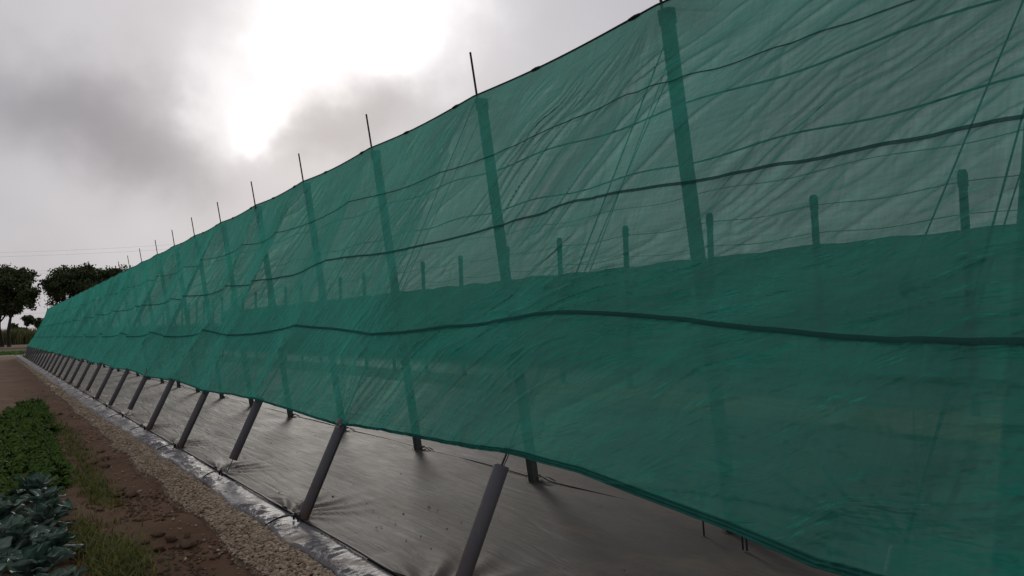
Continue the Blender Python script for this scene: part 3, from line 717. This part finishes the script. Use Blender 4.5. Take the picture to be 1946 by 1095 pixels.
# ------------------------------------------------------------------ vegetables
def leaf_surface(L, W, curl, wave, seed, nu=24, nv=17, droop=.5, cup=.3):
    g = np.random.default_rng(seed); u = np.linspace(0, 1, nu)[:, None]; v = np.linspace(-1, 1, nv)[None]
    wd = W*np.where(u < .28, .10+.25*(u/.28)**2, np.sin(np.clip((u-.18)/.82, 0, 1)*math.pi)**.55*(1-.15*u))
    wd = np.maximum(wd, .012)*(1+.08*np.sin(u*17+seed))
    x = u*L+0*v; y = wd*v
    z = L*(curl*u-droop*u**2.2)+cup*wd*v**2+wave*np.abs(v)**2*np.sin(u*15+g.uniform(0, 6)+v*2.5)*wd+.012*np.sin(u*8+v*7)
    z = z-.012*np.exp(-(v/.1)**2)
    return np.stack([x, y, z], -1)
def plant(leaves, name, mat, tonef):
    mb = MB(); tn = []
    for P, az, elev, off in leaves:
        c, s = math.cos(elev), math.sin(elev); Q = np.stack([P[..., 0]*c-P[..., 2]*s, P[..., 1], P[..., 0]*s+P[..., 2]*c], -1)
        c, s = math.cos(az), math.sin(az); Q = np.stack([Q[..., 0]*c-Q[..., 1]*s, Q[..., 0]*s+Q[..., 1]*c, Q[..., 2]], -1)+np.array(off)
        mb.grid(Q); tn.append(tonef(P))
    me = mb.mesh(name, mat); a = me.attributes.new('tone', 'FLOAT', 'POINT'); a.data.foreach_set('value', np.concatenate([x.ravel() for x in tn]).astype(np.float32)); return me
def cab_mesh(seed):
    g = np.random.default_rng(seed); lv = []
    for i in range(15):
        inner = i/15
        P = leaf_surface(g.uniform(.24, .34)*(1-.35*inner), g.uniform(.09, .135)*(1-.25*inner), .15, g.uniform(.04, .24), seed*31+i, droop=g.uniform(.25, .75)*(1-.5*inner), cup=g.uniform(.1, .6))
        lv.append((P, i*2.4+g.uniform(-.4, .4), .25+.85*inner+g.uniform(-.15, .15), (0, 0, .03+.1*inner)))
    tb = g.uniform(.1, .8)
    def tone(P):
        nu, nv = P.shape[:2]; v = np.linspace(-1, 1, nv)[None]; u = np.linspace(0, 1, nu)[:, None]
        vein = np.maximum(np.exp(-(v/.09)**2), .7*np.exp(-(((u*7-np.abs(v)*2.2) % 1-.5)/.13)**2)*(np.abs(v) < .85))
        return np.clip(g.uniform(-.1, .75)+.4*vein+.3*(fbm(P[..., 0]*22, P[..., 1]*22, seed, 3)-.5), 0, 1)
    me = plant(lv, 'leaves', M['cab'], tone); return me
def kale_mesh(seed):
    g = np.random.default_rng(seed); mb = MB(); tn = []
    for i in range(78):
        az = g.uniform(0, 2*math.pi); el = g.uniform(.3, 1.5); L = g.uniform(.08, .20); nu, nv = 9, 8
        u = np.linspace(0, 1, nu)[:, None]; v = np.linspace(-1, 1, nv)[None]
        W = .019*np.sin(np.clip(u*1.0, 0, 1)*math.pi*.85+.2)**.7
        x = u*L*(1-.12*v**2); y = W*v; z = -L*.45*u**2.4+.020*np.abs(v)*np.sin(u*30+v*9+g.uniform(0, 6))*u+g.normal(0, .006, (nu, nv))*u
        P = np.stack([x+0*v, y, z], -1); c, s = math.cos(el), math.sin(el)
        Q = np.stack([P[..., 0]*c-P[..., 2]*s, P[..., 1], P[..., 0]*s+P[..., 2]*c], -1); c, s = math.cos(az), math.sin(az)
        Q = np.stack([Q[..., 0]*c-Q[..., 1]*s, Q[..., 0]*s+Q[..., 1]*c, Q[..., 2]], -1); mb.grid(Q)
        tn.append(np.clip(g.uniform(0, .5)+.5*u**2*np.abs(v)+.25*(g.random((nu, nv))-.5), 0, 1))
    me = mb.mesh('leaves', M['kale']); a = me.attributes.new('tone', 'FLOAT', 'POINT'); a.data.foreach_set('value', np.concatenate([x.ravel() for x in tn]).astype(np.float32)); return me
stem_c = MB().tube([(0, 0, -.03), (.004, 0, .06), (0, .004, .14)], [.018, .016, .013], 7).mesh('stem', M['weed'])
def place(name, me, loc, rz, sc, lab, cat, grp, stem=True):
    r = empty(name, loc, lab, cat, grp); r.rotation_euler = (random.uniform(-.08, .08), random.uniform(-.08, .08), rz); r.scale = (sc,)*3
    o = bpy.data.objects.new('leaves', me); C.objects.link(o); o.parent = r
    if stem: o = bpy.data.objects.new('stem', stem_c); C.objects.link(o); o.parent = r
kms = [kale_mesh(s) for s in (1, 2, 3, 4, 5)]; cms = [cab_mesh(s) for s in (11, 12, 13, 14)]
i = 0
for y in np.arange(9.3, 21.9, .36):
    for x in np.arange(-.30, 1.2, .24):
        xr = x+random.uniform(-.05, .05)+(.03 if int(y*10) % 2 else 0); yr = y+random.uniform(-.08, .08)
        if xr > .68+.040*(yr-10.5) or xr < .62-.134*(21.8-yr): continue
        place('curly_leaf_plant', kms[i % 5], (xr, yr, ZS+.01), random.uniform(0, 6.28), random.uniform(.70, 1.12)*1.0,
              'dark green curly leaved plant in the dense bed beside the bare soil', 'vegetable plant', 'curly leaved plants in the bed', False); i += 1
for j, (x, y, s) in enumerate(((.42, 9.0, 1.05), (-.02, 8.75, 1.1), (.50, 8.3, .95), (.12, 8.0, 1.05), (.44, 7.55, 1.0), (-.08, 7.35, 1.1), (.22, 6.95, 1.1), (.45, 6.55, .95), (.0, 6.4, 1.1), (.30, 6.0, 1.05), (.02, 5.6, 1.1), (.42, 5.45, .9), (-.3, 8.1, 1.05), (-.35, 7.0, 1.05))):
    place('cabbage_plant', cms[j % 4], (x-.07, y, ZS+.0), random.uniform(0, 6.28), s*.9,
          'leafy blue green cabbage plant in the front left corner of the bed', 'vegetable plant', 'blue green cabbage plants')
# weeds
g = np.random.default_rng(33)
pts = []
for cx_, cy_, sx, sy, n in ((.95, 9.3, .07, .6, 900), (.77, 6.2, .10, .36, 1800), (1.02, 11.5, .07, 1.1, 420), (1.05, 14.5, .1, 1.6, 600), (.66, 7.2, .08, .4, 500), (.95, 10, .14, 3, 350)):
    pts.append(np.stack([g.normal(cx_, sx, n), g.normal(cy_, sy, n)], -1))
pts = np.concatenate(pts); pts = pts[(pts[:, 0] > .4) & (pts[:, 0] < 1.25)]
V, f, tn = blades(len(pts), pts[:, 0], pts[:, 1], .085, .011, 1.1, ZS+(fbm(pts[:, 0]*1.7, pts[:, 1]*1.7, 3, 4)-.5)*.075-.02, 34)
o = tag(MB().add(V, f).build('weeds', M['weed']), 'patches of low yellowish green weeds on the soil beside the bed', kind='stuff'); attr(o, 'tone', tn)
# soil clods
def soilz(x, y): return ZS-.012+(fbm(x*1.7, y*1.7, 3, 4)-.5)*.075+(fbm(x*7, y*7, 9, 3)-.5)*.035
g = np.random.default_rng(44); n = 2600
py = 4.6+g.gamma(1.5, 3.2, n); px = g.uniform(.5, 1.5, n)
c = fbm(px*2.2, py*1.3, 201, 3) > .5; px, py = px[c], py[c]
V, f, n = stones(px, py, soilz(px, py)+.003, .011*np.exp(g.normal(0, .5, len(px))), 45, icv2, icf2, .6, .38)
tag(MB().add(V, f).build('soil_crumbs', M['clod']), 'small crumbs of soil scattered over the bare strip', kind='stuff')
cl = [(1.20, 6.55, .055), (1.08, 6.35, .05), (1.27, 6.32, .065), (1.14, 6.75, .045), (1.33, 6.6, .04), (1.02, 6.6, .035), (1.10, 8.75, .06), (1.20, 8.6, .055), (1.16, 9.0, .04), (1.02, 9.1, .035), (1.22, 10.9, .06), (1.12, 11.2, .05), (1.27, 11.4, .05), (1.0, 11.1, .04), (1.15, 12.6, .05), (1.3, 12.2, .045), (1.38, 8.4, .035)]
for j, (x, y, s) in enumerate(cl):
    V, f, n = stones(np.array([0.]), np.array([0.]), np.array([0.]), np.array([s]), 300+j, icv2, icf2, .5, .34)
    V = V*(1+.25*(fbm(V[:, :1]*40+V[:, 1:2]*23, V[:, 2:]*40, 7, 3)-.5))
    o = tag(MB().add(V, f).build('soil_clod', M['clod']), 'lump of brown soil lying on the bare strip by the gravel', 'soil clod', 'soil clods on the bare strip'); o.location = (x, y, float(soilz(x, y))+.35*s)
for (x, y, a, L), lab in zip(((1.0, 7.95, .7, .17), (.80, 7.25, 1.3, .2), (1.16, 5.6, 1.5, .3)), ('short forked piece of pale straw on the bare soil', 'long pale straw beside the cabbage plants', 'thin brown twig on the soil next to the gravel')):
    s = np.linspace(-.5, .5, 9); P = np.stack([s*L*math.cos(a)+.012*np.sin(s*6), s*L*math.sin(a), .012+.008*np.cos(s*5)], -1)
    o = tag(MB().tube(P, .0035, 5).build('straw', M['straw'] if 'straw' in lab else M['bark']), lab, 'straw'); o.location = (x, y, float(soilz(x, y))+.012)

# ------------------------------------------------------------------ sky and light
SUN_AZ, SUN_EL = 21.0, 21.0
w = bpy.data.worlds.new('World'); bpy.context.scene.world = w; w.use_nodes = True
T = NT.__new__(NT); T.t = w.node_tree; T.t.nodes.clear(); T.out = T.t.nodes.new('ShaderNodeOutputWorld')
sky = T.n('TexSky', sky_type='NISHITA'); sky.sun_disc = False; sky.sun_elevation = R(SUN_EL); sky.sun_rotation = R(SUN_AZ); sky.dust_density = 3.
tc = T.n('TexCoord'); dv = tc.outputs['Generated']
nz = T.n('TexNoise'); nz.inputs['Scale'].default_value = 4.5; nz.inputs['Detail'].default_value = 5; nz.inputs['Roughness'].default_value = .5; T.l(dv, nz.inputs['Vector'])
nz2 = T.n('TexNoise'); nz2.inputs['Scale'].default_value = 11; nz2.inputs['Detail'].default_value = 4; T.l(dv, nz2.inputs['Vector'])
sp = T.n('SeparateXYZ'); T.l(dv, sp.inputs[0]); sn = T.n('SeparateColor'); T.l(nz.outputs['Color'], sn.inputs[0]); sn2 = T.n('SeparateColor'); T.l(nz2.outputs['Color'], sn2.inputs[0])
az = T.math('MULTIPLY', T.math('ARCTAN2', sp.outputs['X'], sp.outputs['Y']), 57.2958)
el = T.math('MULTIPLY', T.math('ARCSINE', sp.outputs['Z']), 57.2958)
def warp(x, a, b): return T.math('ADD', x, T.math('ADD', T.math('MULTIPLY', T.math('SUBTRACT', a, .5), 13.), T.math('MULTIPLY', T.math('SUBTRACT', b, .5), 5.)))
azw = warp(az, sn.outputs[0], sn2.outputs[0]); elw = warp(el, sn.outputs[1], sn2.outputs[1])
def blob(a0, e0, sa, se, soft=1.0, tilt=0.):
    x = T.math('SUBTRACT', azw, a0); y = T.math('SUBTRACT', elw, e0)
    y = T.math('ADD', y, T.math('MULTIPLY', x, tilt))
    d = T.math('ADD', T.math('POWER', T.math('ABSOLUTE', T.math('DIVIDE', x, sa)), 2.), T.math('POWER', T.math('ABSOLUTE', T.math('DIVIDE', y, se)), 2.))
    return T.math('EXPONENT', T.math('MULTIPLY', T.math('POWER', d, soft), -1.))
L = T.math('ADD', .49, T.math('MULTIPLY', T.math('SUBTRACT', nz2.outputs['Fac'], .5), .07))
def add(a, b, k): return T.math('ADD', a, T.math('MULTIPLY', b, k))
L = add(L, blob(21, 20, 26, 14), .16)                    # general glow round the hidden sun
L = add(L, blob(6, 14.5, 8.5, 4.2, 1.3, .05), -.26)      # dark cloud left
L = add(L, blob(8, 6, 16, 4), .05)
L = add(L, blob(23.5, 16.6, 6.5, 2.8, 1.3, .12), -.20)   # grey bank under the bright gap
L = add(L, blob(35, 22, 4.5, 3.5, 1.2), -.10)
L = T.math('MAXIMUM', L, .24)
L = add(L, blob(25, 23.6, 8.2, 4.1, 1.0, .10), .85)      # bright gap
L = add(L, blob(19.0, 21.8, 3.0, 3.6, 1.0), .42)
L = add(L, blob(18.3, 16.9, 2.1, 1.8, 1.1), .75)         # lower bright spot
L = add(L, blob(14.5, 17.5, 2.4, 3.0, 1.2), .30)
cr = T.n('CombineColor'); T.l(T.math('MULTIPLY', L, .975), cr.inputs[0]); T.l(T.math('MULTIPLY', L, .952), cr.inputs[1]); T.l(T.math('ADD', T.math('MULTIPLY', L, .955), .03), cr.inputs[2])
b1 = T.n('Background'); b1.inputs['Strength'].default_value = .08; T.l(sky.outputs[0], b1.inputs[0])
b2 = T.n('Background'); b2.inputs['Strength'].default_value = 1.0; T.l(cr.outputs[0], b2.inputs[0])
mx = T.n('MixShader'); mx.inputs[0].default_value = .97; T.l(b1.outputs[0], mx.inputs[1]); T.l(b2.outputs[0], mx.inputs[2]); T.l(mx.outputs[0], T.out.inputs[0])
sl = bpy.data.lights.new('sun', 'SUN'); sl.energy = 1.3; sl.angle = R(11); sl.color = (1, .95, .88)
so = bpy.data.objects.new('sun', sl); C.objects.link(so)
sd = Vector((math.sin(R(SUN_AZ))*math.cos(R(SUN_EL)), math.cos(R(SUN_AZ))*math.cos(R(SUN_EL)), math.sin(R(SUN_EL))))
so.rotation_euler = sd.to_track_quat('Z', 'Y').to_euler(); so.location = sd*60

# ------------------------------------------------------------------ camera
cam = bpy.data.cameras.new('camera'); co = bpy.data.objects.new('camera', cam); C.objects.link(co)
cam.sensor_width = 36; cam.lens = F/1946*36; cam.clip_end = 6000; cam.clip_start = .05
from mathutils import Matrix
m = Matrix.Identity(4)
for i in range(3): m[i][0] = rt[i]; m[i][1] = up[i]; m[i][2] = -fw[i]
m[2][3] = H; co.matrix_world = m
sc = bpy.context.scene; sc.camera = co
sc.view_settings.view_transform = 'Standard'; sc.view_settings.look = 'None'; sc.view_settings.exposure = 0; sc.view_settings.gamma = 1
sc.cycles.transparent_max_bounces = 16; sc.cycles.max_bounces = 8
